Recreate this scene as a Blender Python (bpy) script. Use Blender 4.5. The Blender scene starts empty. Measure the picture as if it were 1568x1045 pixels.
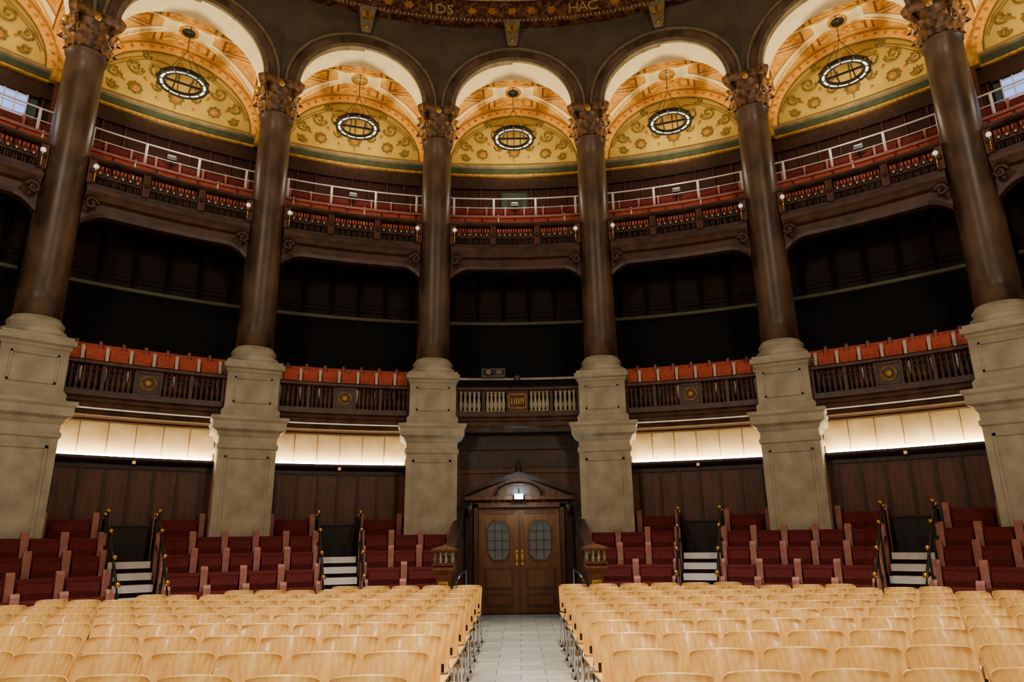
import bpy, math, random
from mathutils import Matrix, Vector
import bmesh
random.seed(3)
D=bpy.data
S=bpy.context.scene
rad=math.radians
R=12.25
def lin(c):
    c/=255.0
    return c/12.92 if c<=.04045 else ((c+.055)/1.055)**2.4
def C(r,g,b): return (lin(r),lin(g),lin(b),1)
def P(r,a,z): return (r*math.sin(rad(a)), r*math.cos(rad(a)), z)

# ---------------------------------------------------------------- materials
def mk(name,c1,c2=None,scale=5,rough=.6,metal=0,bump=0,stretch=(1,1,1),detail=6,emis=None,estr=0,lo=.35,hi=.65,coat=0):
    m=D.materials.new(name); m.use_nodes=True; nt=m.node_tree
    b=nt.nodes['Principled BSDF']
    b.inputs['Roughness'].default_value=rough; b.inputs['Metallic'].default_value=metal
    b.inputs['Base Color'].default_value=c1
    if coat: b.inputs['Coat Weight'].default_value=coat
    if c2 is not None or bump:
        tc=nt.nodes.new('ShaderNodeTexCoord'); mp=nt.nodes.new('ShaderNodeMapping')
        mp.inputs['Scale'].default_value=stretch
        nz=nt.nodes.new('ShaderNodeTexNoise'); nz.inputs['Scale'].default_value=scale; nz.inputs['Detail'].default_value=detail
        nt.links.new(tc.outputs['Object'],mp.inputs[0]); nt.links.new(mp.outputs[0],nz.inputs['Vector'])
        if c2 is not None:
            rp=nt.nodes.new('ShaderNodeValToRGB')
            rp.color_ramp.elements[0].position=lo; rp.color_ramp.elements[0].color=c1
            rp.color_ramp.elements[1].position=hi; rp.color_ramp.elements[1].color=c2
            nt.links.new(nz.outputs[0],rp.inputs[0]); nt.links.new(rp.outputs[0],b.inputs['Base Color'])
        if bump:
            bp=nt.nodes.new('ShaderNodeBump'); bp.inputs['Strength'].default_value=bump; bp.inputs['Distance'].default_value=.02
            nt.links.new(nz.outputs[0],bp.inputs['Height']); nt.links.new(bp.outputs[0],b.inputs['Normal'])
    if emis is not None:
        b.inputs['Emission Color'].default_value=emis; b.inputs['Emission Strength'].default_value=estr
    return m
stone=mk('pier_stone',C(164,158,136),C(196,190,166),scale=3,rough=.75,bump=.15,detail=10)
colst=mk('column_granite',C(58,43,32),C(112,88,68),scale=2.4,rough=.36,bump=.04,detail=12,stretch=(1,1,.45))
spand=mk('spandrel_stone',C(66,56,43),C(90,78,60),scale=1.5,rough=.8,bump=.1)
archst=mk('arch_moulding_stone',C(104,90,66),C(134,118,86),scale=4,rough=.7)
capm=mk('capital_gilt_stone',C(56,34,20),C(148,104,56),scale=9,rough=.45,bump=.2)
wood=mk('oak_panel',C(72,38,18),C(102,58,30),scale=3,rough=.4,stretch=(6,6,.6),bump=.05)
woodd=mk('dark_oak',C(34,19,11),C(58,33,20),scale=4,rough=.4,stretch=(3,3,1),bump=.05)
balc=mk('balcony_oak',C(54,33,24),C(88,58,42),scale=4,rough=.35,bump=.08)
doorw=mk('door_oak',C(98,56,25),C(126,76,37),scale=3,rough=.4,stretch=(7,7,.6),bump=.04)
gold=mk('gilt',C(210,168,72),C(160,112,42),scale=12,rough=.4,metal=.4)
dgold=mk('dull_gilt_letters',C(186,160,100),C(150,122,66),scale=12,rough=.6)
brass=mk('brass',C(220,180,90),rough=.25,metal=1)
black=mk('black_iron_and_shade',C(8,7,7),rough=.5)  # ironwork, and the painted shadow gap on the tier stairs
void=mk('unlit_void_black',C(5,4,4),C(7,6,6),scale=2,rough=.9)  # near-black colour stands in for the unlit depth of the galleries
panelg=mk('olive_frieze_panel',C(38,29,17),C(50,38,22),scale=3,rough=.7)
panelf=mk('frieze_panel_frame',C(30,20,13),C(42,29,19),scale=3,rough=.6)
trimc=mk('pale_trim',C(120,122,98),rough=.6)
redw=mk('gallery_wall_red',C(50,20,14),C(68,30,20),scale=2,rough=.8)
green=mk('green_frieze',C(40,50,34),C(58,68,42),scale=6,rough=.7)
teal=mk('teal_paint',C(50,76,72),C(62,88,80),scale=3,rough=.6)
maroon=mk('maroon_upholstery',C(84,12,11),C(108,22,18),scale=20,rough=.85)
tabm=mk('seat_end_rose',C(160,98,86),C(180,120,106),scale=8,rough=.6)
tabw=mk('lit_seat_end_cream',C(236,226,210),rough=.6)  # seat ends in the better-lit gallery, brightness put into the colour
orange=mk('lit_orange_red_upholstery',C(204,80,54),C(220,106,76),scale=14,rough=.8)  # same seats as the maroon tiers, stronger light put into the colour
cream=mk('cream_marble',C(214,180,122),C(238,212,160),scale=2.5,rough=.4,detail=10)
intr=mk('intrados_cream',C(240,222,172),C(248,236,194),scale=3,rough=.6)
strip=mk('strip_light',C(255,250,235),emis=(1,.80,.50,1),estr=60)
carpet=mk('tier_carpet',C(30,11,10),C(44,17,14),scale=30,rough=.95)
white=mk('white_paint',C(242,240,236),rough=.5)
birch=mk('birch_plywood',C(214,158,74),C(238,190,106),scale=2.2,rough=.35,stretch=(14,14,.8),detail=4,coat=.2)
chrome=mk('chrome',C(200,200,205),rough=.15,metal=1)
glass=mk('lit_pane',C(60,60,56),rough=.1,emis=(.7,.7,.6,1),estr=.06)
winm=mk('daylight_pane',C(90,120,190),rough=.2,emis=(.25,.42,1,1),estr=1.6)
lampm=mk('lamp_glow',C(255,250,240),emis=(1,.93,.8,1),estr=14)
softw=mk('opal_globe',C(240,236,220),rough=.5,emis=(1,.93,.8,1),estr=.7)
bluel=mk('exit_lamp_glow',C(235,250,255),emis=(.45,.85,1,1),estr=70)
ceilm=mk('ceiling_paint',C(96,78,50),C(130,104,60),scale=1,rough=.8)
lunm=mk('lunette_mural',C(176,146,56),C(200,170,76),scale=1.2,rough=.7,detail=5)
leafm=mk('mural_olive_leaf',C(84,72,26),C(112,94,36),scale=10,rough=.7)
ochre=mk('mural_ochre',C(150,96,28),C(184,126,40),scale=8,rough=.6)
yel=mk('mosaic_yellow',C(222,150,32),C(242,186,66),scale=14,rough=.5)
frz=mk('frieze_mosaic',C(58,20,15),C(120,78,38),scale=9,rough=.6,detail=4,lo=.45,hi=.62)
greym=mk('grey_metal',C(90,96,100),rough=.4,metal=.4)

def floor_mat():
    m=D.materials.new('stone_tile_floor'); m.use_nodes=True; nt=m.node_tree; b=nt.nodes['Principled BSDF']
    tc=nt.nodes.new('ShaderNodeTexCoord'); br=nt.nodes.new('ShaderNodeTexBrick')
    br.inputs['Color1'].default_value=C(206,198,182); br.inputs['Color2'].default_value=C(172,165,152)
    br.inputs['Mortar'].default_value=C(110,104,94); br.inputs['Scale'].default_value=1
    br.inputs['Brick Width'].default_value=.6; br.inputs['Row Height'].default_value=.3; br.inputs['Mortar Size'].default_value=.006
    nz=nt.nodes.new('ShaderNodeTexNoise'); nz.inputs['Scale'].default_value=6; nz.inputs['Detail'].default_value=8
    mx=nt.nodes.new('ShaderNodeMix'); mx.data_type='RGBA'; mx.blend_type='MULTIPLY'; mx.inputs[0].default_value=.35
    nt.links.new(tc.outputs['Object'],br.inputs['Vector']); nt.links.new(tc.outputs['Object'],nz.inputs['Vector'])
    nt.links.new(br.outputs[0],mx.inputs[6]); nt.links.new(nz.outputs[0],mx.inputs[7])
    nt.links.new(mx.outputs[2],b.inputs['Base Color']); b.inputs['Roughness'].default_value=.4
    return m
floorm=floor_mat()

def vault_mat():
    m=D.materials.new('gold_mosaic_vault'); m.use_nodes=True; nt=m.node_tree; b=nt.nodes['Principled BSDF']
    uv=nt.nodes.new('ShaderNodeUVMap'); sp=nt.nodes.new('ShaderNodeSeparateXYZ'); nt.links.new(uv.outputs[0],sp.inputs[0])
    def mt(op,a,b2=None):
        n=nt.nodes.new('ShaderNodeMath'); n.operation=op
        for i,x in enumerate((a,b2)):
            if x is None: continue
            if isinstance(x,(int,float)): n.inputs[i].default_value=x
            else: nt.links.new(x,n.inputs[i])
        return n.outputs[0]
    def band(v,lo,hi): return mt('MULTIPLY',mt('GREATER_THAN',v,lo),mt('LESS_THAN',v,hi))
    a=mt('ABSOLUTE',mt('SUBTRACT',mt('MULTIPLY',sp.outputs[0],2),1))
    w=mt('ABSOLUTE',mt('SUBTRACT',mt('MULTIPLY',sp.outputs[1],2),1))
    mxv=mt('MAXIMUM',a,w); mnv=mt('MINIMUM',a,w); dif=mt('SUBTRACT',mxv,mnv)
    vo=nt.nodes.new('ShaderNodeTexNoise'); vo.inputs['Scale'].default_value=24; vo.inputs['Detail'].default_value=5
    nt.links.new(uv.outputs[0],vo.inputs['Vector'])
    def ramp(c1,c2,lo=.4,hi=.6):
        rp=nt.nodes.new('ShaderNodeValToRGB'); rp.color_ramp.elements[0].color=c1; rp.color_ramp.elements[1].color=c2
        rp.color_ramp.elements[0].position=lo; rp.color_ramp.elements[1].position=hi
        nt.links.new(vo.outputs[0],rp.inputs[0]); return rp.outputs[0]
    col=ramp(C(204,140,26),C(228,170,50))
    def over(col,mask,c):
        n=nt.nodes.new('ShaderNodeMix'); n.data_type='RGBA'; nt.links.new(mask,n.inputs[0]); nt.links.new(col,n.inputs[6])
        if isinstance(c,tuple): n.inputs[7].default_value=c
        else: nt.links.new(c,n.inputs[7])
        return n.outputs[2]
    pn=mt('MULTIPLY',band(mxv,.40,.80),mt('LESS_THAN',mnv,.28))
    pn2=mt('MULTIPLY',band(mxv,.425,.775),mt('LESS_THAN',mnv,.25))
    col=over(col,pn,C(124,74,14)); col=over(col,pn2,ramp(C(160,100,22),C(226,166,48),.40,.58))
    col=over(col,mt('MULTIPLY',band(mxv,.36,.84),band(mnv,.33,.355)),C(130,84,20))
    col=over(col,mt('LESS_THAN',dif,.12),C(150,96,24)); col=over(col,mt('LESS_THAN',dif,.10),C(246,226,160))
    col=over(col,mt('LESS_THAN',dif,.025),C(214,158,54))
    col=over(col,mt('LESS_THAN',mxv,.28),C(248,232,172)); col=over(col,mt('LESS_THAN',mxv,.08),C(190,136,44))
    col=over(col,mt('GREATER_THAN',mxv,.87),C(124,76,16)); col=over(col,mt('GREATER_THAN',mxv,.89),ramp(C(214,152,34),C(242,194,74)))
    nt.links.new(col,b.inputs['Base Color']); b.inputs['Roughness'].default_value=.5
    return m
vaultm=vault_mat()

# ---------------------------------------------------------------- mesh builder
class M:
    def __init__(s): s.v=[];s.f=[];s.m=[];s.s=[];s.mats=[]
    def mi(s,m):
        if m not in s.mats: s.mats.append(m)
        return s.mats.index(m)
    def F(s,idx,m,sm=False):
        s.f.append(tuple(idx)); s.m.append(s.mi(m)); s.s.append(sm)
    def box(s,x0,x1,y0,y1,z0,z1,m):
        b=len(s.v)
        s.v+=[(x0,y0,z0),(x1,y0,z0),(x1,y1,z0),(x0,y1,z0),(x0,y0,z1),(x1,y0,z1),(x1,y1,z1),(x0,y1,z1)]
        for q in ((0,3,2,1),(4,5,6,7),(0,1,5,4),(1,2,6,5),(2,3,7,6),(3,0,4,7)): s.F([b+i for i in q],m)
    def loft(s,loops,m,closed=True,caps=True,sm=False):
        b=len(s.v); n=len(loops[0])
        for l in loops: s.v+=[tuple(p) for p in l]
        for i in range(len(loops)-1):
            for j in range(n if closed else n-1):
                k=(j+1)%n
                s.F([b+i*n+j,b+i*n+k,b+(i+1)*n+k,b+(i+1)*n+j],m,sm)
        if caps and closed:
            s.F([b+j for j in range(n)][::-1],m); e=b+(len(loops)-1)*n; s.F([e+j for j in range(n)],m)
    def psweep(s,prof,a0,a1,m,closed=True,step=1.5,sm=False):
        n=max(1,int(math.ceil((a1-a0)/step)))
        s.loft([[P(r,a0+(a1-a0)*i/n,z) for r,z in prof] for i in range(n+1)],m,closed,closed,sm)
    def pbox(s,r0,r1,a0,a1,z0,z1,m,step=1.5): s.psweep([(r0,z0),(r1,z0),(r1,z1),(r0,z1)],a0,a1,m,step=step)
    def lathe(s,prof,cx,cy,m,n=16,sm=True,cz=0):
        s.loft([[(cx+r*math.cos(2*math.pi*j/n),cy+r*math.sin(2*math.pi*j/n),z+cz) for j in range(n)] for r,z in prof],m,True,True,sm)
    def sq(s,prof,cx,cy,m):
        s.loft([[(cx-h,cy-h,z),(cx+h,cy-h,z),(cx+h,cy+h,z),(cx-h,cy+h,z)] for h,z in prof],m)
    def tube(s,pts,r,m,n=6,closed=False,sm=True):
        pts=[Vector(p) for p in pts]; L=[]; N=len(pts)
        for i,p in enumerate(pts):
            if closed: t=pts[(i+1)%N]-pts[i-1]
            else: t=pts[min(i+1,N-1)]-pts[max(i-1,0)]
            t.normalize(); up=Vector((0,0,1)) if abs(t.z)<.95 else Vector((0,1,0))
            a=t.cross(up).normalized(); c=a.cross(t)
            L.append([tuple(p+a*r*math.cos(2*math.pi*j/n)+c*r*math.sin(2*math.pi*j/n)) for j in range(n)])
        if closed:
            L.append(L[0]); s.loft(L,m,True,False,sm)
        else: s.loft(L,m,True,True,sm)
    def ball(s,c,r,m,n=10):
        k=6; s.lathe([(max(r*math.sin(math.pi*i/k),.0005),-r*math.cos(math.pi*i/k)) for i in range(k+1)],c[0],c[1],m,n,True,c[2])
    def xf(s,start,mat):
        for i in range(start,len(s.v)): s.v[i]=tuple(mat@Vector(s.v[i]))
    def mesh(s,name,recalc=True):
        me=D.meshes.new(name); me.from_pydata(s.v,[],s.f)
        for m in s.mats: me.materials.append(m)
        me.polygons.foreach_set('material_index',s.m); me.polygons.foreach_set('use_smooth',s.s)
        if recalc:
            bm=bmesh.new(); bm.from_mesh(me); bmesh.ops.recalc_face_normals(bm,faces=bm.faces); bm.to_mesh(me); bm.free()
        me.update(); return me
    def obj(s,name,ang=0,recalc=True): return inst(s.mesh(name,recalc),name,ang)
def inst(me,name,ang=0,loc=(0,0,0)):
    o=D.objects.new(name,me); S.collection.objects.link(o); o.rotation_euler=(0,0,-rad(ang)); o.location=loc; return o
BAYS=[-72,-54,-36,-18,0,18,36,54,72]
COLS=[-81,-63,-45,-27,-9,9,27,45,63,81]

# ---------------------------------------------------------------- room shell
m=M(); m.box(-15,15,-7.5,15,-.3,0,floorm); m.obj('floor')
m=M(); m.box(-15,15,-7.5,15,17.6,17.9,ceilm); m.obj('ceiling')
m=M(); m.box(-15,15,-7.8,-7.5,0,17.6,ceilm); m.obj('wall_stage')
for sgn,n in ((-1,'wall_left'),(1,'wall_right')):
    m=M(); x=sorted((sgn*14.45,sgn*14.75)); m.box(x[0],x[1],-7.5,.3,0,17.6,ceilm); m.obj(n)
m=M()
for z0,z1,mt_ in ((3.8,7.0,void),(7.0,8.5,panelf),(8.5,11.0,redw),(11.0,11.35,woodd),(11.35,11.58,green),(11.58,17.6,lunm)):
    m.pbox(14.15,14.45,-90,90,z0,z1,mt_)
m.pbox(14.05,14.15,-90,90,6.93,7.00,trimc); m.pbox(14.08,14.15,-90,90,8.3,8.4,woodd)
m.pbox(14.07,14.15,-90,90,11.3,11.35,gold); m.pbox(14.05,14.15,-90,90,10.88,10.96,woodd)
m.pbox(14.04,14.15,-90,90,11.57,11.62,archst)
m.obj('wall_gallery')
p=M()
for i in range(-3,4):
    a=i*2.75
    p.pbox(14.07,14.16,a-1.25,a+1.25,7.15,8.2,panelf); p.pbox(14.03,14.1,a-.95,a+.95,7.32,8.03,woodd if i%2==0 else panelg)
    for e in (-1.02,1.02-.1): p.pbox(13.99,14.08,a+e,a+e+.12,7.25,8.1,panelf)
    p.pbox(13.99,14.08,a-1.02,a+1.02,7.23,7.29,panelf); p.pbox(13.99,14.08,a-1.02,a+1.02,8.06,8.12,panelf)
    p.pbox(13.92,14.1,a+1.28,a+1.47,7.05,8.3,void)
for i in range(-4,5):
    a=i*1.9
    p.pbox(14.09,14.16,a-.06,a+.06,9.5,10.9,wood)
p.pbox(14.09,14.16,-9,9,10.2,10.28,wood)
me=p.mesh('frieze_panelling')
for b in BAYS: inst(me,'trim_frieze_panelling',b)

m=M()
m.pbox(12.8,14.15,-90,90,0,3.86,wood)
m.obj('wall_back')
p=M()
for i in range(-3,4):
    a=i*1.9; p.pbox(12.74,12.81,a-.10,a+.10,1.5,3.0,woodd)
p.pbox(12.74,12.81,-6.4,6.4,1.5,1.6,woodd); p.pbox(12.74,12.81,-6.4,6.4,2.94,3.04,woodd)
p.psweep([(12.58,3.06),(12.8,3.0),(12.8,3.15),(12.55,3.15),(12.55,3.10)],-6.5,6.5,woodd)
for i in range(-3,3): p.pbox(12.74,12.8,i*2.17+.05,(i+1)*2.17-.05,3.16,3.8,cream)
p.pbox(12.78,12.81,-6.5,6.5,3.14,3.84,cream)
p.pbox(12.62,12.67,-6.3,6.3,3.16,3.20,strip)
p.box(-.03,.03,12.5,12.56,3.02,3.08,brass)
me=p.mesh('lit_marble_band')
for b in BAYS:
    if b: inst(me,'trim_lit_marble_band',b)

# ---------------------------------------------------------------- piers + columns
p=M()
p.sq([(.62,0),(.62,.3),(.58,.36),(.54,.4),(.54,3.3),(.57,3.33),(.57,3.40),(.54,3.42),(.54,3.54),(.57,3.58),(.59,3.64),(.68,3.69),(.68,3.83),(.72,3.88),(.72,3.94),(.55,3.97),(.55,4.08),(.5,4.14),(.5,4.84),(.53,4.88),(.53,4.92),(.58,4.95),(.58,5.04),(.4,5.05)],0,R,stone)
for (x0,x1,z0,z1,t,yf) in ((-.41,.41,1.2,3.18,.05,R-.54),(-.36,.36,4.24,4.76,.035,R-.5)):
    p.box(x0,x1,yf-.025,yf+.05,z0,z0+t,stone); p.box(x0,x1,yf-.025,yf+.05,z1-t,z1,stone)
    p.box(x0,x0+t,yf-.025,yf+.05,z0,z1,stone); p.box(x1-t,x1,yf-.025,yf+.05,z0,z1,stone)
me=p.mesh('stone_pier')
for a in COLS: inst(me,'stone_pier',a)

p=M()
base=[(.5,5.05),(.5,5.12),(.52,5.15),(.52,5.2),(.49,5.24),(.44,5.26),(.42,5.31),(.45,5.34),(.45,5.38),(.42,5.41),(.385,5.47)]
p.sq([(.54,5.04),(.54,5.1)],0,R,stone); p.lathe(base,0,R,stone,28)
sh=[]
for i in range(13):
    t=i/12; sh.append((.38-.04*t**1.6,5.47+t*(11.0-5.47)))
p.lathe(sh+[(.37,11.02),(.38,11.06),(.36,11.09)],0,R,colst,32)
p.lathe([(.34,11.09),(.33,11.2),(.345,11.4),(.38,11.6),(.44,11.72),(.44,11.74)],0,R,capm,24)
def leaf(p,ang,z0,h,w,r0,out,m):
    b=len(p.v); n=6; L=[]
    for i in range(n+1):
        t=i/n; rr=r0+out*t**3+ .02; z=z0+h*(t if t<.85 else .85-(t-.85)*.8); ww=w*(math.sin(math.pi*(.18+.72*t)))
        L.append([(-ww,rr-.012,z),(-ww*.4,rr+.02,z),(0,rr+.035,z),(ww*.4,rr+.02,z),(ww,rr-.012,z)])
    p.loft(L,m,closed=False,caps=False,sm=True)
    p.xf(b,Matrix.Translation((0,R,0))@Matrix.Rotation(ang,4,'Z'))
for k in range(8):
    leaf(p,k*math.pi/4,11.1,.28,.13,.34,.14,capm); leaf(p,k*math.pi/4+math.pi/8,11.12,.46,.13,.345,.18,capm)
for k in range(4):
    a=math.pi/4+k*math.pi/2; pts=[]
    for i in range(15):
        t=i/14*2.2*math.pi; rr=.1*(1-i/17)
        u=.52+rr*math.cos(t+math.pi*.9)-.04; z=11.66+rr*math.sin(t+math.pi*.9)
        pts.append((u*math.cos(a),R+u*math.sin(a),z))
    p.tube(pts,.03,capm,6); p.tube([(.36*math.cos(a),R+.36*math.sin(a),11.35),(.41*math.cos(a),R+.41*math.sin(a),11.6),(.5*math.cos(a),R+.5*math.sin(a),11.75)],.04,capm,6)
    c=k*math.pi/2; p.ball((.47*math.cos(c),R+.47*math.sin(c),11.76),.07,gold)
ab=[]
for z,s_ in ((11.73,.92),(11.78,.97),(11.84,1.0),(11.92,1.0)):
    l=[]
    for k in range(4):
        a=k*math.pi/2
        for (x,y) in ((-.40,-.52),(-.2,-.45),(0,-.42),(.2,-.45),(.40,-.52)):
            X=x*math.cos(a)-y*math.sin(a); Y=x*math.sin(a)+y*math.cos(a); l.append((X*s_,R+Y*s_,z))
    ab.append(l)
p.loft(ab,capm)
me=p.mesh('stone_column')
for a in COLS: inst(me,'stone_column',a)

# ---------------------------------------------------------------- arcade wall
p=M()
SP=11.92; HA=7.05; RISE=1.42; TOP=14.4
def arch(t,off=0):
    return ((HA+off/12.25*57.3)*math.cos(t), SP+(RISE+off)*math.sin(t))
N=28
inn=[arch(math.pi*i/N) for i in range(N+1)]
def outer(t):
    c,s_=math.cos(t),math.sin(t); k=min(9/abs(c) if abs(c)>1e-6 else 1e9,(TOP-SP)/s_*3.2 if s_>1e-6 else 1e9)
    a=k*c; z=SP+ (k*s_/3.2); return (a,min(z,TOP))
out=[outer(math.pi*i/N) for i in range(N+1)]
for rr in (11.92,12.62):
    p.loft([[P(rr,a,z) for a,z in inn],[P(rr,a,z) for a,z in out]],spand,closed=False)
p.loft([[P(11.92,a,z) for a,z in inn],[P(12.62,a,z) for a,z in inn]],intr,closed=False,sm=True)
for sg in (-1,1):
    b=len(p.v); cand=[q for q in out if q[0]*sg>0]
    side=[q for q in cand if abs(abs(q[0])-9)<1e-4]; topq=[q for q in cand if abs(q[1]-TOP)<1e-4 and abs(abs(q[0])-9)>1e-4]
    zs=max(q[1] for q in side); at=max(abs(q[0]) for q in topq)
    p.v+=[P(11.92,sg*9,zs),P(11.92,sg*9,TOP),P(11.92,sg*at,TOP)]; p.F([b,b+1,b+2],spand)
b=len(p.v); p.v+=[P(11.92,-9,SP),P(11.92,-HA,SP),P(12.62,-HA,SP),P(12.62,-9,SP)]; p.F([b,b+1,b+2,b+3],spand)
b=len(p.v); p.v+=[P(11.92,9,SP),P(11.92,HA,SP),P(12.62,HA,SP),P(12.62,9,SP)]; p.F([b,b+1,b+2,b+3],spand)
def archring(p,o0,o1,r0,r1,m):
    L=[]
    for i in range(N+1):
        t=math.pi*i/N; a0,z0=arch(t,o0); a1,z1=arch(t,o1)
        L.append([P(r1,a0,z0),P(r0,a0,z0),P(r0,a1,z1),P(r1,a1,z1)])
    p.loft(L,m)
archring(p,0,.10,11.84,12.0,archst); archring(p,.10,.30,11.87,12.0,colst); archring(p,.30,.36,11.80,12.0,archst)
L=[]
for z,w,o in ((13.78,.10,.1),(13.86,.13,.13),(13.98,.15,.12),(14.15,.16,.2),(14.3,.19,.28),(14.42,.21,.28)):
    L.append([(-w,11.92-o,z),(w,11.92-o,z),(w,12.0,z),(-w,12.0,z)])
p.loft(L,archst)
p.box(-.12,.12,11.66,11.8,14.1,14.32,gold); p.ball((0,11.8,13.9),.06,gold)
p.box(-.035,.035,11.64,11.68,14.12,14.3,capm)
me=p.mesh('arcade_arch')
for b in BAYS: inst(me,'arcade_arch',b)

p=M()
p.psweep([(11.92,14.38),(11.72,14.4),(11.70,14.47),(11.78,14.52),(11.80,14.55),(11.80,15.1),(11.7,15.16),(11.55,15.25),(11.5,15.38),(11.6,15.42),(12.6,15.42),(12.6,14.38)],-90,90,frz)
for i in range(361):
    q=P(11.69,-90+i*.5,14.44)
    p.box(q[0]-.022,q[0]+.022,q[1]-.022,q[1]+.022,14.42,14.465,dgold)
p.psweep([(11.72,15.08),(11.66,15.14),(11.6,15.2),(11.74,15.2)],-90,90,dgold)
p.psweep([(11.6,15.42),(11.0,16.2),(9.5,17.0),(7.5,17.6),(12.6,17.6)],-90,90,ceilm,sm=False)
words=['THE','FEAR','OF','THE','IDS','HAC','WIS','DOM','GET','ALL']
cache={}
for wi,wd in enumerate(words):
  for ci,ch in enumerate(wd):
    a=COLS[wi]+(ci-(len(wd)-1)/2)*1.2
    if ch not in cache:
        cu=D.curves.new('t','FONT'); cu.body=ch; cu.size=.42; cu.extrude=.015; cu.align_x='CENTER'; cu.resolution_u=2
        ob=D.objects.new('t',cu); S.collection.objects.link(ob); bpy.context.view_layer.update()
        em=ob.evaluated_get(bpy.context.evaluated_depsgraph_get()).to_mesh()
        cache[ch]=([v.co.copy() for v in em.vertices],[tuple(q.vertices) for q in em.polygons])
        D.objects.remove(ob)
    vs,fs=cache[ch]; b=len(p.v); ar=rad(a)
    X=Vector((math.cos(ar),-math.sin(ar),0)); O=Vector(P(11.785,a,14.66)); Nn=-Vector((math.sin(ar),math.cos(ar),0))
    for v in vs: p.v.append(tuple(O+X*v.x+Vector((0,0,1))*v.y+Nn*v.z))
    for f in fs: p.F([b+q for q in f],dgold)
for bb in BAYS:
    for da in (-5,-2.5,0,2.5,5):
        c=P(11.79,bb+da,14.82); ar=rad(bb+da); X=Vector((math.cos(ar),-math.sin(ar),0)); b=len(p.v); p.v.append(c)
        for i in range(24):
            t=2*math.pi*i/24; q=.11*(1+.25*math.cos(6*t)); v=Vector(c)+X*q*math.cos(t)+Vector((0,0,1))*q*math.sin(t); p.v.append(tuple(v))
        for i in range(24): p.F([b,b+1+i,b+1+(i+1)%24],ochre)
p.obj('inscription_frieze',recalc=False)

# ---------------------------------------------------------------- vaults
def vault():
    n=36; VR=1.6; r0,r1=12.6,14.15; vs=[];uv=[];fs=[]
    for j in range(n+1):
        w=math.sin((-1+2*j/n)*math.pi/2)
        for i in range(n+1):
            u=math.sin((-1+2*i/n)*math.pi/2)
            z=SP-.15*(w+1)/2+(VR+.15*(w+1)/2)*max(math.sqrt(max(0,1-u*u)),math.sqrt(max(0,1-w*w)))
            r=(r0+r1)/2+(r1-r0)/2*w
            vs.append(P(r,u*(8.6-.5*w),z)); uv.append(((u+1)/2,(w+1)/2))
    for j in range(n):
        for i in range(n):
            k=j*(n+1)+i; fs.append((k,k+n+1,k+n+2,k+1))
    me=D.meshes.new('vault'); me.from_pydata(vs,[],fs); me.materials.append(vaultm)
    ul=me.uv_layers.new(name='UVMap')
    for lp in me.loops: ul.data[lp.index].uv=uv[lp.vertex_index]
    return me
me=vault()
for b in BAYS: inst(me,'ceiling_groin_vault',b)
p=M(); L=[]
for i in range(21):
    w=math.cos(math.pi*i/20); r=13.37+.80*w; z=SP-.08+1.6*math.sin(math.pi*i/20)-.10
    h=.8+.3*(w+1)
    L.append([P(r,-h,z-.12),P(r,h,z-.12),P(r,h,z+.25),P(r,-h,z+.25)])
p.loft(L,yel)
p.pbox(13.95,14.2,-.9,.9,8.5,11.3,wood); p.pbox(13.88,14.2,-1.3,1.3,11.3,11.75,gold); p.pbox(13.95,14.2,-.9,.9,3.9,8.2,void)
p.pbox(13.92,14.0,-.5,.5,8.9,11.2,teal)
me=p.mesh('transverse_rib')
for a in COLS: inst(me,'trim_transverse_rib',a)

# lunette mural ornament
p=M(); RL=14.12
def L3(s_,z,d=0): return P(RL-d,s_/14.15*57.3,z)
def disc(cx,cz,rr,m,d=.0,n=20,lobes=0):
    b=len(p.v); p.v.append(L3(cx,cz,d))
    for i in range(n):
        t=2*math.pi*i/n; q=rr*(1+(.16*math.cos(lobes*t) if lobes else 0)); p.v.append(L3(cx+q*math.cos(t),cz+q*math.sin(t),d))
    for i in range(n): p.F([b,b+1+i,b+1+(i+1)%n],m)
def arcring(rx,rz,cz,w,m,d,n=40,t0=0,t1=math.pi):
    b=len(p.v)
    for i in range(n+1):
        t=t0+(t1-t0)*i/n; p.v.append(L3(rx*math.cos(t),cz+rz*math.sin(t),d)); p.v.append(L3((rx-w)*math.cos(t),cz+(rz-w)*math.sin(t),d))
    for i in range(n): p.F([b+2*i,b+2*i+2,b+2*i+3,b+2*i+1],m)
ZL=11.63
arcring(2.06,1.88,ZL,.26,yel,.02); arcring(1.80,1.62,ZL,.035,leafm,.03); arcring(2.05,1.87,ZL,.05,ochre,.03)
for i in range(1,26):
    t=math.pi*i/26; disc(1.93*math.cos(t),ZL+1.75*math.sin(t),.04,ochre,.035,8)
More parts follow.
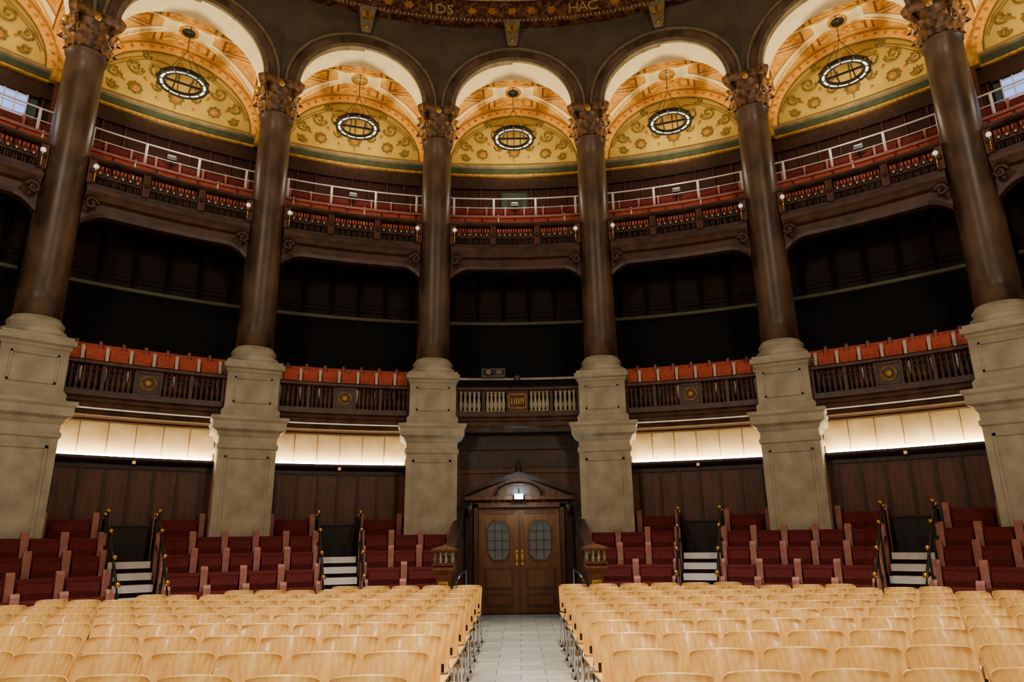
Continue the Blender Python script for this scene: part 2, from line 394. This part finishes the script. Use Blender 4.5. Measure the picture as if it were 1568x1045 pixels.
for sx in (-1,1):
    for (cx,cz,rr) in ((.88,11.98,.15),):
        disc(cx*sx,cz,rr,leafm,.02,24,8); disc(cx*sx,cz,rr*.62,ochre,.03,12); disc(cx*sx,cz,rr*.3,gold,.035,8)
    def spiral(cx,cz,r0,turn,ph,m,w=.015):
        pts=[]
        for i in range(22):
            t=i/21; q=r0*(1-.85*t); a=ph+turn*t*2*math.pi
            pts.append(L3(sx*(cx+q*math.cos(a)),cz+q*math.sin(a),.02))
        p.tube(pts,w,m,4)
        for i in (1,5,9,13):
            q=pts[i]; a=math.atan2(q[0],q[1])*14.15; disc(a,q[2]+.03,.035,m,.03,6)
    spiral(.48,12.62,.22,1.4,math.pi,leafm); spiral(.95,12.52,.2,1.4,math.pi,leafm); spiral(1.36,12.24,.17,1.3,math.pi,leafm)
    spiral(.42,12.2,.13,-1.3,0,leafm,.014); spiral(1.35,11.86,.12,1.3,math.pi,leafm,.014); spiral(.75,12.95,.11,1.2,math.pi,leafm,.014)
    p.tube([L3(sx*x,z,.02) for x,z in ((.05,12.86),(.4,12.95),(.8,12.84),(1.15,12.62),(1.45,12.35),(1.65,11.98))],.014,leafm,4)
    for (x,z) in ((.3,12.45),(.7,12.3),(1.15,12.1),(.4,11.88)):
        disc(sx*x,z,.04,ochre,.02,6)
disc(0,12.05,.17,leafm,.02,24,8); disc(0,12.05,.10,ochre,.03,14); disc(0,12.05,.05,gold,.035,8)
disc(0,13.0,.10,ochre,.02,16,5)
p.tube([L3(0,11.75,.02),L3(0,12.9,.02)],.014,leafm,4)
me=p.mesh('lunette_mural')
for b in BAYS: inst(me,'lunette_mural_ornament',b)

# ring chandeliers
p=M(); zc=11.86; rc=13.15
def ringprof(r0,r1,z0,z1,m,n=36):
    L=[]
    for i in range(n+1):
        t=2*math.pi*i/n; c,s_=math.cos(t),math.sin(t)
        L.append([(r0*c,rc+r0*s_,z0),(r1*c,rc+r1*s_,z0),(r1*c,rc+r1*s_,z1),(r0*c,rc+r0*s_,z1)])
    p.loft(L,m,True,False)
ringprof(.50,.55,zc,zc+.10,black); ringprof(.44,.49,zc+.02,zc+.06,softw); ringprof(.385,.43,zc+.01,zc+.07,black)
for k in range(12):
    t=2*math.pi*k/12; p.ball((.55*math.cos(t),rc+.55*math.sin(t),zc+.05),.045,black,8)
    p.tube([(.40*math.cos(t),rc+.40*math.sin(t),zc+.015),(.52*math.cos(t),rc+.52*math.sin(t),zc+.015)],.018,black,5)
p.box(-.4,.4,rc-.02,rc+.02,zc+.02,zc+.06,black); p.box(-.19,-.16,rc-.37,rc+.37,zc+.02,zc+.05,black); p.box(.16,.19,rc-.37,rc+.37,zc+.02,zc+.05,black)
for k in range(4):
    t=math.pi/4+k*math.pi/2; p.tube([(.50*math.cos(t),rc+.50*math.sin(t),zc+.1),(.03*math.cos(t),rc+.03*math.sin(t),zc+.9)],.007,black,4)
p.tube([(0,rc,zc+.9),(0,rc,13.5)],.010,black,5)
me=p.mesh('ring_chandelier')
for b in BAYS: inst(me,'ring_chandelier',b)
for dark in (0,1):
    p=M(); p.lathe([(.02,13.42),(.10,13.42),(.14,13.45),(.16,13.5),(.16,13.54)],0,13.37,black if dark else gold,16)
    p.lathe([(.16,13.48),(.22,13.48),(.22,13.54),(.16,13.54)],0,13.37,gold,16)
    me=p.mesh('vault_boss')
    for b in BAYS:
        if (abs(b) in (0,36,72))==bool(dark): inst(me,'vault_boss',b)

# ---------------------------------------------------------------- lower gallery
m=M()
m.psweep([(12.2,3.86),(14.15,3.86),(14.15,4.95),(13.1,4.95),(13.1,4.5),(12.5,4.5),(12.5,4.2),(12.2,4.2)],-90,90,woodd)
m.obj('gallery_floor_lower')
def baluster(p,x,y,z0,z1,r,m,n=8):
    h=z1-z0
    p.lathe([(r*.9,z0),(r*.9,z0+.06*h),(r*.5,z0+.1*h),(r*.75,z0+.2*h),(r*1.0,z0+.32*h),(r*.6,z0+.55*h),(r*.42,z0+.75*h),(r*.7,z0+.82*h),(r*.5,z0+.88*h),(r*.9,z0+.94*h),(r*.9,z1)],x,y,m,n)
def lower_bal(mm,bm,center):
    p=M()
    p.psweep([(12.25,3.84),(12.12,3.84),(12.08,3.92),(12.0,3.95),(11.98,4.03),(12.04,4.07),(12.06,4.13),(12.02,4.17),(12.02,4.22),(12.25,4.22)],-6.75,6.75,mm)
    p.psweep([(12.02,4.74),(11.98,4.76),(11.98,4.81),(12.02,4.84),(12.2,4.84),(12.2,4.74)],-6.75,6.75,mm)
    p.pbox(12.04,12.18,-6.75,6.75,4.22,4.28,mm)
    for a0,a1 in ((-6.75,-6.3),(-3.75,-3.45),(3.45,3.75),(6.3,6.75)) : p.pbox(12.03,12.19,a0,a1,4.25,4.76,mm)
    p.pbox(12.03,12.19,-1.15,1.15,4.25,4.76,mm)
    y=12.02
    if center:
        p.box(-.2,.2,y-.02,y+.02,4.34,4.36,gold); p.box(-.2,.2,y-.02,y+.02,4.65,4.67,gold); p.box(-.2,-.18,y-.02,y+.02,4.34,4.67,gold); p.box(.18,.2,y-.02,y+.02,4.34,4.67,gold)
        for x in (-.13,-.07,-.02,.03,.08,.13): p.box(x-.012,x+.012,y-.02,y,4.44,4.57,gold)
    else:
        p.tube([(.13*math.cos(t*math.pi/10),y-.01,4.5+.13*math.sin(t*math.pi/10)) for t in range(20)],.014,gold,5,True)
        b=len(p.v); p.lathe([(.07,0),(.05,.02),(.01,.03)],0,0,gold,10); p.xf(b,Matrix.Translation((0,y,4.5))@Matrix.Rotation(math.pi/2,4,'X'))
        p.box(-.2,.2,y-.015,y+.01,4.30,4.325,balc); p.box(-.2,.2,y-.015,y+.01,4.685,4.71,balc)
        p.box(-.2,-.18,y-.015,y+.01,4.30,4.71,balc); p.box(.18,.2,y-.015,y+.01,4.30,4.71,balc)
    for lo,hi,n in ((1.35,3.3,5),(3.95,6.15,5)):
        for sx in (-1,1):
            for i in range(n):
                a=sx*(lo+(hi-lo)*(i+.3)/(n-.4)); q=P(12.11,a,0); baluster(p,q[0],q[1],4.28,4.75,.052,bm)
    return p.mesh('gallery_balustrade')
me=lower_bal(balc,balc,False); mc=lower_bal(balc,stone,True)
for b in BAYS: inst(mc if b==0 else me,'lower_gallery_balustrade',b)

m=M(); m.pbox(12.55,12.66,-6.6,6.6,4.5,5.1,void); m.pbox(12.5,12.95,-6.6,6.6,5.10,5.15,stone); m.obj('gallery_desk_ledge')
m=M(); m.box(-.82,-.28,12.4,12.8,5.16,5.36,greym); m.box(-.80,-.30,12.38,12.42,5.2,5.33,black)
b=len(m.v); m.lathe([(.08,0),(.085,.06),(.06,.08)],0,0,chrome,16); m.xf(b,Matrix.Translation((-.66,12.38,5.26))@Matrix.Rotation(math.pi/2,4,'X'))
m.box(-.48,-.36,12.37,12.4,5.22,5.31,chrome); m.obj('video_projector')
m=M(); m.lathe([(.07,4.84),(.05,4.87),(.02,4.9),(.02,4.98)],0,12.1,black,10); m.ball((0,12.1,5.05),.08,greym); m.obj('gallery_spotlight')

# ---------------------------------------------------------------- seats
def seat_row(p,r,zf,segs,bk,tb,pitch=.5,h=.8,tw=.075,ex=.05):
    for a0,a1 in segs:
        n=int(rad(a1-a0)*r/pitch)
        if n<1: continue
        da=(a1-a0)/n
        for i in range(n+1):
            a=a0+i*da
            pr=[(r-.10,zf),(r-.10,zf+h-.25),(r-.06,zf+h+ex-.05),(r+.0,zf+h+ex),(r+.07,zf+h+ex-.05),(r+.07,zf)]
            d=tw/r*57.3
            p.loft([[P(q,a-d,z) for q,z in pr],[P(q,a+d,z) for q,z in pr]],tb)
            if i<n:
                c0=a+d*.9; c1=a+da-d*.9
                p.loft([[P(r+.06,x,zf+.3),P(r+.0,x,zf+.34),P(r+.01,x,zf+h-.08),P(r+.03,x,zf+h-.03),P(r+.07,x,zf+h-.05)] for x in (c0,(c0+c1)/2,c1)],bk)
                e0=c0+.25*(c1-c0)*.3; e1=c1-.25*(c1-c0)*.3
                p.loft([[P(r-.02,x,zf+.36),P(r-.13,x,zf+.38),P(r-.15,x,zf+.55),P(r-.11,x,zf+.68),P(r-.03,x,zf+.66)] for x in (e0,e1)],bk)
ROWS=[(9.95,.06),(10.5,.33),(11.05,.62),(11.52,.91)]
edges=[9.5,10.05,10.6,11.15,11.66,12.8]; zs=[.06,.33,.62,.91,1.24]
p=M()
for r,z in ROWS:
    segs=[]; st=math.degrees(math.asin(1.42/r)); g=2.2
    cuts=[st,18-g,18+g,36-g,36+g,54-g,54+g,72-g,72+g,84]
    for i in range(0,10,2):
        segs.append((cuts[i],cuts[i+1])); segs.append((-cuts[i+1],-cuts[i]))
    seat_row(p,r,z,segs,maroon,tabm,.52,.78,.055,.07)
segs=[]
for b in BAYS:
    if b==0: continue
    segs+= [(b-6.0,b-2.3),(b+2.3,b+6.0)]
seat_row(p,12.45,1.24,segs,maroon,tabm,.42,.78,.05,.09)
p.obj('tiered_auditorium_seats')
p=M()
prof=[(9.5,0)]
for i,z in enumerate(zs): prof+=[(edges[i],z),(edges[i+1],z)]
prof.append((12.8,0))
cuts=[None,16.2,19.8,34.2,37.8,52.2,55.8,70.2,73.8,90]
for sg in (-1,1):
    for i in range(0,10,2):
        n=10; L=[]
        for k in range(n+1):
            l=[]
            for r,z in prof:
                a0=math.degrees(math.asin(1.32/r)) if cuts[i] is None else cuts[i]
                a=a0+(cuts[i+1]-a0)*k/n; l.append(P(r,sg*a,z))
            L.append(l)
        p.loft(L,carpet)
p.obj('seating_tier_platform')
p=M()
for k in range(1,8):
    z=.178*k; r=9.15+.33*k
    p.pbox(r,12.8,-1.78,1.78,z-.178,z,carpet)
    p.pbox(r-.02,r+.24,-1.74,1.74,z-.10,z+.008,white)
p.pbox(12.2,12.3,-1.6,1.6,1.24,1.86,black); p.pbox(12.15,12.35,-1.7,1.7,1.86,1.9,woodd)  # black panel stands in for the shadow gap at the stair top
me=p.mesh('tier_staircase')
for b in BAYS:
    if b: inst(me,'tier_staircase',b)
p=M()
for sx in (-1,1):
    pts=[]
    for r,z in ((9.55,0),(9.55,.85),(9.75,1.0),(11.2,1.84),(11.6,1.98),(11.9,1.98),(11.9,1.24)):
        pts.append(P(r,sx*2.0,z))
    p.tube(pts,.022,black,6)
    for r in (10.2,10.9,11.5):
        zt=1.0+(r-9.75)*.575; q=P(r,sx*2.0,0); p.tube([P(r,sx*2.0,zt-.95),P(r,sx*2.0,zt+.08)],.02,black,6)
        p.ball((q[0],q[1],zt+.1),.04,brass,8)
    for r,z in ((9.6,.98),(11.75,2.05)):
        q=P(r,sx*2.0,z); p.ball(q,.045,brass,8)
    p.tube([P(9.6,sx*2.0,.45),P(11.6,sx*2.0,1.62)],.015,black,5)
me=p.mesh('stair_handrail')
for b in BAYS:
    if b: inst(me,'stair_handrail',b)
p=M()
segs=[(-84,-7.2),(7.2,84)]
seat_row(p,12.95,4.55,segs,orange,tabw,.42,.78,.03,.0); seat_row(p,13.5,4.78,segs,orange,tabm,.42,.76,.03,.03)
p.obj('lower_gallery_seats')

# ---------------------------------------------------------------- upper gallery
m=M()
m.psweep([(12.25,7.9),(13.9,8.45),(14.15,8.45),(14.15,9.6),(13.6,9.6),(13.6,9.2),(13.08,9.2),(13.08,8.4),(12.25,8.4)],-90,90,woodd)
m.obj('gallery_floor_upper')
p=M()
def bot(a):
    x=max(0,abs(a)-5.2)/2.0; return 7.70-.22*x**2
L=[]
n=24
for i in range(n+1):
    a=-7.3+14.6*i/n; zb=bot(a)
    L.append([P(12.3,a,zb),P(12.12,a,zb),P(12.10,a,zb+.08),P(12.16,a,zb+.1),P(12.16,a,7.96),P(12.08,a,8.0),P(12.02,a,8.08),P(11.98,a,8.12),P(11.98,a,8.20),P(12.06,a,8.24),P(12.06,a,8.32),P(12.3,a,8.32)])
p.loft(L,balc)
p.psweep([(12.02,8.78),(11.97,8.81),(11.97,8.86),(12.02,8.89),(12.18,8.89),(12.18,8.78)],-7.3,7.3,balc)
for a in (-7.1,-2.5,2.5,7.1):
    p.pbox(12.02,12.18,a-.32,a+.32,8.30,8.80,wood)
    q=P(12.01,a,0); p.ball((q[0],q[1],8.54),.05,balc,8)
for lo,hi,n in ((-6.7,-2.9,6),(-2.1,2.1,7),(2.9,6.7,6)):
    for i in range(n):
        a=lo+(hi-lo)*(i+.5)/n; dd=(hi-lo)/n
        c=[]
        for k in range(14):
            t=2*math.pi*k/14; c.append(P(12.1,a+.42*dd*math.cos(t),8.58+.075*math.sin(t)))
        p.tube(c,.018,balc,5,True)
        for x in (-.5,-.17,.17,.5): p.tube([P(12.1,a+x*dd,8.32),P(12.1,a+x*dd,8.5 if abs(x)<.4 else 8.78)],.016,balc,5)
        p.tube([P(12.1,a,8.66),P(12.1,a,8.79)],.016,balc,5)
        q=P(12.1,a,8.58); p.ball(q,.022,tabw,6)
    p.pbox(12.07,12.13,lo,hi,8.49,8.515,balc)
for sx in (-1,1):
    pts=[]
    for i in range(20):
        t=i/19*2.6*math.pi; q=.13*(1-i/24); pts.append(P(11.98,sx*(6.75-(q*math.cos(t))*4.5),7.86+q*math.sin(t)))
    p.tube(pts,.04,balc,6)
    p.ball(P(11.93,sx*6.9,8.62),.05,softw,8); p.tube([P(11.93,sx*6.9,8.3),P(11.93,sx*6.9,8.6)],.02,brass,5)
me=p.mesh('upper_gallery_balcony')
for b in BAYS: inst(me,'upper_gallery_balcony',b)
p=M()
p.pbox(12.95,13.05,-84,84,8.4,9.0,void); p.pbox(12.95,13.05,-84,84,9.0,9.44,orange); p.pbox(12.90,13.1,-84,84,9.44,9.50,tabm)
n=int(rad(168)*12.9/.42)
for i in range(n+1):
    a=-84+168*i/n; p.pbox(12.90,12.96,a-.07,a+.07,9.0,9.52,tabw if i%4==0 else maroon)
p.obj('upper_gallery_parapet')
p=M()
seat_row(p,13.55,9.25,[(-84,84)],maroon,tabm,.5,.80,.025,.03)
p.obj('upper_gallery_seats')
p=M()
for a in (-6.9,-2.4,2.4,6.9):
    p.tube([P(13.0,a,9.5),P(13.0,a,10.02)],.03,white,6)
for z,r in ((10.02,.020),(9.76,.012)):
    p.tube([P(13.0,-9+18*i/12,z) for i in range(13)],r,white,5)
me=p.mesh('gallery_safety_rail')
for b in BAYS: inst(me,'gallery_safety_rail',b)

p=M()
p.pbox(14.08,14.16,-7.2,7.2,9.35,10.95,teal)
for x in (-6.6,-2.2,2.2):
    p.pbox(14.02,14.1,x,x+4.2,9.55,10.75,winm)
    for i in range(6): p.pbox(13.99,14.06,x+i*.83,x+i*.83+.1,9.5,10.8,white)
    for i in range(6): p.pbox(13.99,14.06,x,x+4.25,9.53+i*.24,9.56+i*.24,white)
p.pbox(13.95,14.1,-7.2,7.2,10.78,10.9,woodd)
me=p.mesh('gallery_window')
k=1
for b in (-72,-54,54,72): inst(me,'window_%d'%k,b); k+=1
p=M(); p.box(-.35,.35,14.05,14.2,9.6,10.75,teal); p.box(-.42,.42,14.08,14.2,9.6,10.82,woodd); p.box(-.2,.2,14.02,14.1,9.9,10.6,green); p.box(.24,.27,14.0,14.05,10.1,10.2,brass); p.obj('door_2')

p=M()
p.box(-.10,.10,13.26,13.38,9.95,10.05,black); p.box(-.08,.08,13.28,13.36,10.05,10.065,lampm)
p.tube([(0,13.32,9.2),(0,13.32,9.96)],.02,black,6); p.lathe([(.1,9.2),(.1,9.23),(.02,9.26)],0,13.32,black,10)
me=p.mesh('vault_floodlight')
for b in BAYS: inst(me,'vault_floodlight',b)

# ---------------------------------------------------------------- doorway
p=M()
p.box(-1.5,-.98,12.62,12.8,0,3.86,wood); p.box(.98,1.5,12.62,12.8,0,3.86,wood); p.box(-.98,.98,12.62,12.8,2.32,3.86,wood)
p.box(-1.4,1.4,12.5,12.64,3.5,3.84,woodd)
for i in range(6): p.box(-1.3+i*.44,-1.3+i*.44+.4,12.58,12.63,3.1,3.42,woodd)
p.box(-1.4,1.4,12.56,12.64,2.98,3.05,wood)
for sx in (-1,1):
    x0,x1=sorted((sx*.9,sx*.99)); p.box(x0,x1,12.5,12.66,0,2.3,wood)
    x0,x1=sorted((sx*1.03,sx*1.17)); p.box(x0,x1,12.48,12.64,0,2.36,woodd)
    p.tube([(sx*1.1,12.46,2.38),(sx*1.1,12.40,2.25),(sx*1.1,12.44,2.05)],.05,woodd,6)
p.box(-.99,.99,12.5,12.66,2.22,2.32,wood)
p.box(-1.2,1.2,12.38,12.64,2.38,2.46,wood)
for i in range(9): p.box(-.62+i*.14,-.53+i*.14,12.6,12.63,2.33,2.37,gold)
for sx in (-1,1):
    L=[]
    for t in (0,.2,.45,.7,.9,1):
        x=sx*1.2*(1-t); z=2.48+.42*t**.85
        L.append([(x,12.36,z),(x,12.64,z),(x,12.64,z+.09),(x,12.34,z+.09)])
    p.loft(L,woodd)
b=len(p.v); p.v+=[(-1.15,12.55,2.46),(1.15,12.55,2.46),(0,12.55,2.92)]; p.F([b,b+1,b+2],wood)
p.tube([(.5*math.cos(math.pi*i/12),12.5,2.46+.27*math.sin(math.pi*i/12)) for i in range(13)],.03,woodd,6)
p.lathe([(.06,2.95),(.08,3.0),(.03,3.1),(.05,3.16),(.01,3.25)],0,12.45,woodd,10)
p.obj('door_surround')
m=M(); m.box(-.1,.1,12.28,12.37,2.38,2.5,black); m.box(-.09,.09,12.26,12.285,2.39,2.49,bluel); m.tube([(0,12.33,2.5),(0,12.45,2.6)],.01,black); m.obj('emergency_exit_light')
p=M()
for sx in (-1,1):
    x0,x1=sorted((sx*.015,sx*.89)); cx=(x0+x1)/2
    oc=[(-.12,.4),(.12,.4),(.23,.26),(.23,-.26),(.12,-.4),(-.12,-.4),(-.23,-.26),(-.23,.26)]
    zc_=1.52
    p.box(x0,x1,12.6,12.66,0,1.02,doorw); p.box(x0,x1,12.6,12.66,2.04,2.2,doorw)
    rect=[(x0-cx,.52),(x1-cx,.52),(x1-cx,.3),(x1-cx,-.3),(x1-cx,-.5),(x0-cx,-.5),(x0-cx,-.3),(x0-cx,.3)]
    p.loft([[(cx+a,12.6,zc_+z) for a,z in rect],[(cx+a,12.6,zc_+z) for a,z in oc],[(cx+a,12.66,zc_+z) for a,z in oc]],doorw,True,False)
    p.loft([[(cx+a*1.0,12.585,zc_+z*1.0) for a,z in oc],[(cx+a*1.14,12.585,zc_+z*1.08) for a,z in oc],[(cx+a*1.14,12.61,zc_+z*1.08) for a,z in oc]],wood,True,False)
    b=len(p.v); p.v+=[(cx+a,12.64,zc_+z) for a,z in oc]; p.F(range(b,b+8),glass)
    for x in (-.08,.08): p.box(cx+x-.01,cx+x+.01,12.61,12.64,zc_-.38,zc_+.38,wood)
    for z in (-.2,0,.2): p.box(cx-.23,cx+.23,12.61,12.64,zc_+z-.01,zc_+z+.01,wood)
    for z0,z1 in ((.15,.42),(.5,.95)):
        p.box(x0+.12,x1-.12,12.585,12.6,z0,z1,wood); p.box(x0+.17,x1-.17,12.57,12.59,z0+.05,z1-.05,doorw)
    p.box(x0+.1,x1-.1,12.59,12.6,2.08,2.16,wood)
    xh=sx*.06; p.box(xh-.025,xh+.025,12.58,12.6,1.0,1.32,brass); p.ball((xh,12.55,1.1),.035,brass,8); p.ball((xh,12.57,1.26),.022,brass,8)
p.box(-.02,.02,12.58,12.6,0,2.2,wood)
p.box(-.9,.9,12.55,12.68,-.0,.03,woodd)
p.obj('door_1')

for sx in (-1,1):
    p=M()
    pr=[(9.2,0),(12.6,0),(12.6,2.2),(12.2,2.2),(11.6,1.85),(10.2,1.45),(9.2,1.22)]
    xs=sorted((sx*1.22,sx*1.32))
    p.loft([[(x,y,z) for y,z in pr] for x in xs],woodd)
    pr2=[(9.2,1.22),(10.2,1.45),(11.6,1.85),(12.2,2.2),(12.6,2.2),(12.6,2.25),(12.18,2.25),(11.6,1.91),(10.2,1.51),(9.2,1.28)]
    xs=sorted((sx*1.18,sx*1.36)); p.loft([[(x,y,z) for y,z in pr2] for x in xs],woodd)
    for i in range(4):
        y=9.45+i*.78; x=sx*1.21; a,b_=sorted((x,x+sx*.03)); zt=1.0+i*.2
        p.box(a-.0,b_,y,y+.6,.2,zt,wood)
    p.obj('passage_side_wall')
    p=M(); cx=sx*1.27; cy=9.05
    p.sq([(.17,0),(.17,.15),(.13,.2),(.12,.25),(.12,1.0),(.15,1.04),(.18,1.08),(.18,1.12),(.14,1.15)],cx,cy,doorw)
    p.sq([(.19,1.15),(.19,1.19)],cx,cy,wood)
    for i in range(4):
        for (dx,dy) in ((-.14+i*.093,-.14),(-.14+i*.093,.14),(-.14,-.14+i*.093),(.14,-.14+i*.093)):
            baluster(p,cx+dx,cy+dy,1.19,1.36,.028,stone,6)
    p.sq([(.19,1.36),(.21,1.38),(.21,1.41),(.15,1.43),(.06,1.46),(.02,1.47)],cx,cy,wood)
    p.box(cx-.08,cx+.08,cy-.135,cy-.12,.35,.9,gold); p.box(cx-.06,cx+.06,cy-.14,cy-.13,.39,.86,doorw)
    p.obj('newel_post')
    p=M(); X=sx*1.02
    p.tube([(X,8.3,0),(X,8.3,.8),(X,8.45,.9),(X,9.3,.98),(X,10.6,1.0),(X,10.6,0)],.022,chrome,8)
    p.tube([(X,8.3,.45),(X,10.6,.5)],.015,chrome,6)
    p.ball((X,8.33,.84),.035,chrome,8)
    p.obj('chrome_handrail')

# ---------------------------------------------------------------- chairs
def panel(p,fn,nx,ny,th,m):
    b=len(p.v)
    for side in (0,1):
        for j in range(ny+1):
            for i in range(nx+1):
                q=fn(i/nx*2-1,j/ny); nrm=fn.n
                p.v.append((q[0]+nrm[0]*th*side,q[1]+nrm[1]*th*side,q[2]+nrm[2]*th*side))
    W=nx+1; T=(nx+1)*(ny+1)
    for j in range(ny):
        for i in range(nx):
            k=b+j*W+i; p.F([k,k+1,k+W+1,k+W],m,True); p.F([k+T,k+W+T,k+W+1+T,k+1+T],m,True)
    for i in range(nx):
        k=b+i; p.F([k,k+T,k+1+T,k+1],m); k=b+ny*W+i; p.F([k,k+1,k+1+T,k+T],m)
    for j in range(ny):
        k=b+j*W; p.F([k,k+W,k+W+T,k+T],m); k=b+j*W+nx; p.F([k,k+T,k+W+T,k+W],m)
p=M()
def back(u,v):
    v=(1-math.cos(v*math.pi))/2; u=math.sin(u*math.pi/2)
    w=.228-.012*(1-v)
    e=abs(v-.5)*2
    if e>.85: w-= .022*((e-.85)/.15)**2.5
    z=.46+.40*v
    zc=z-(.010*abs(u)**10 if v>.7 else (-.010*abs(u)**10 if v<.3 else 0))
    y=.02+.04*(1-u*u)+.085*(v-.5)-.045*u*u-.02*math.sin(v*math.pi)
    return (u*w,y,zc)
back.n=(0,1,0); panel(p,back,12,10,.012,birch)
def seat(u,v):
    w=.225-.015*v; yy=-.02-.42*v
    if v>.8: w-=.03*((v-.8)/.2)**2
    z=.455-.02*(1-u*u)-( .045*((v-.75)/.25)**2 if v>.75 else 0)+.0
    return (u*w,yy,z)
seat.n=(0,0,-1); panel(p,seat,8,8,.012,birch)
for sx in (-1,1):
    x=sx*.215
    p.tube([(x,-.40,0),(x,-.37,.40),(x,-.33,.43),(x,-.05,.43),(x,0.0,.45),(x*.9,.055,.55),(x*.85,.095,.72)],.0105,chrome,6)
    p.tube([(x,.10,0),(x,.02,.25),(x,-.04,.43)],.0105,chrome,6)
    for q in ((x,-.40,.008),(x,.10,.008)): p.lathe([(.015,-.008),(.015,.02)],q[0],q[1],black,8,cz=q[2])
    p.box(x-.02,x+.02,-.09,-.03,.405,.445,black)
    p.tube([(x,-.385,.16),(x,.05,.16)],.007,chrome,5)
    a,b_=sorted((sx*.222,sx*.243)); p.box(a,b_,-.02,.0,.60,.66,black)
p.tube([(-.215,-.33,.425),(.215,-.33,.425)],.009,chrome,5); p.tube([(-.215,-.04,.425),(.215,-.04,.425)],.009,chrome,5)
chair=p.mesh('wooden_chair')
cnt=0
for k in range(11):
    Y=4.1+.82*k
    for sx in (-1,1):
        i=0
        while True:
            x=sx*(.60+.24+.49*i); y=Y-3+(.015*x*x if sx<0 else .007*x*x)
            if math.hypot(x,y+.15)>9.32 or abs(x)>.80*Y+1.2: break
            o=D.objects.new('wooden_chair',chair); S.collection.objects.link(o)
            o.location=(x+random.uniform(-.012,.012),y+random.uniform(-.03,.03),0)
            o.rotation_euler=(0,0,rad(random.uniform(-2.5,2.5)+(-2 if sx<0 else .5)))
            cnt+=1; i+=1
print('chairs',cnt)

# ---------------------------------------------------------------- lights
def light(name,kind,loc,energy,col,aim=None,size=.1,angle=None,blend=.5):
    l=D.lights.new(name,kind); l.energy=energy; l.color=col
    if kind=='AREA': l.size=size
    else: l.shadow_soft_size=size
    if kind=='SPOT': l.spot_size=rad(angle); l.spot_blend=blend
    o=D.objects.new(name,l); S.collection.objects.link(o); o.location=loc
    if aim is not None: o.rotation_euler=(Vector(aim)-Vector(loc)).to_track_quat('-Z','Y').to_euler()
    return o
for b in BAYS:
    light('vault_uplight','SPOT',P(12.85,b,10.4),370,(1,.79,.45),P(12.6,b,13.4),.12,150,.7)
    light('gallery_fill','POINT',P(12.6,b,10.3),26,(1,.82,.62),None,.1)  # added fill for gallery wall and seats, without a fixture of its own
for x,y in ((-4.5,3),(4.5,3),(-1.8,6.0),(1.8,6.0),(-3,0),(3,0)):
    light('ceiling_downlight','SPOT',(x,y-.6,15.5),5900,(1,.93,.80),(x,y+.1,0),.3,44,.6)
for x in (-5,5):
    light('hall_fill','POINT',(x,0,12.5),560,(1,.86,.68),None,.6)  # added, unseen general fill for columns and piers
    light('stage_side_fill','POINT',(x,-6,6.3),700,(1,.86,.68),None,.6)  # added fill behind the camera for column fronts and panels under the balcony
light('door_lamp','POINT',(0,12.1,2.5),30,(.5,.83,1),None,.06)

w=D.worlds.new('world'); S.world=w; w.use_nodes=True
w.node_tree.nodes['Background'].inputs[0].default_value=(.02,.018,.015,1)

# ---------------------------------------------------------------- camera
cd=D.cameras.new('camera'); cam=D.objects.new('camera',cd); S.collection.objects.link(cam); S.camera=cam
cd.lens=24; cd.sensor_width=36; cd.clip_start=.05
mat=Matrix.Rotation(rad(.4),4,'Z')@Matrix.Rotation(rad(90+16),4,'X')@Matrix.Rotation(rad(-.7),4,'Z')
mat.translation=(0,-3.0,1.6); cam.matrix_world=mat
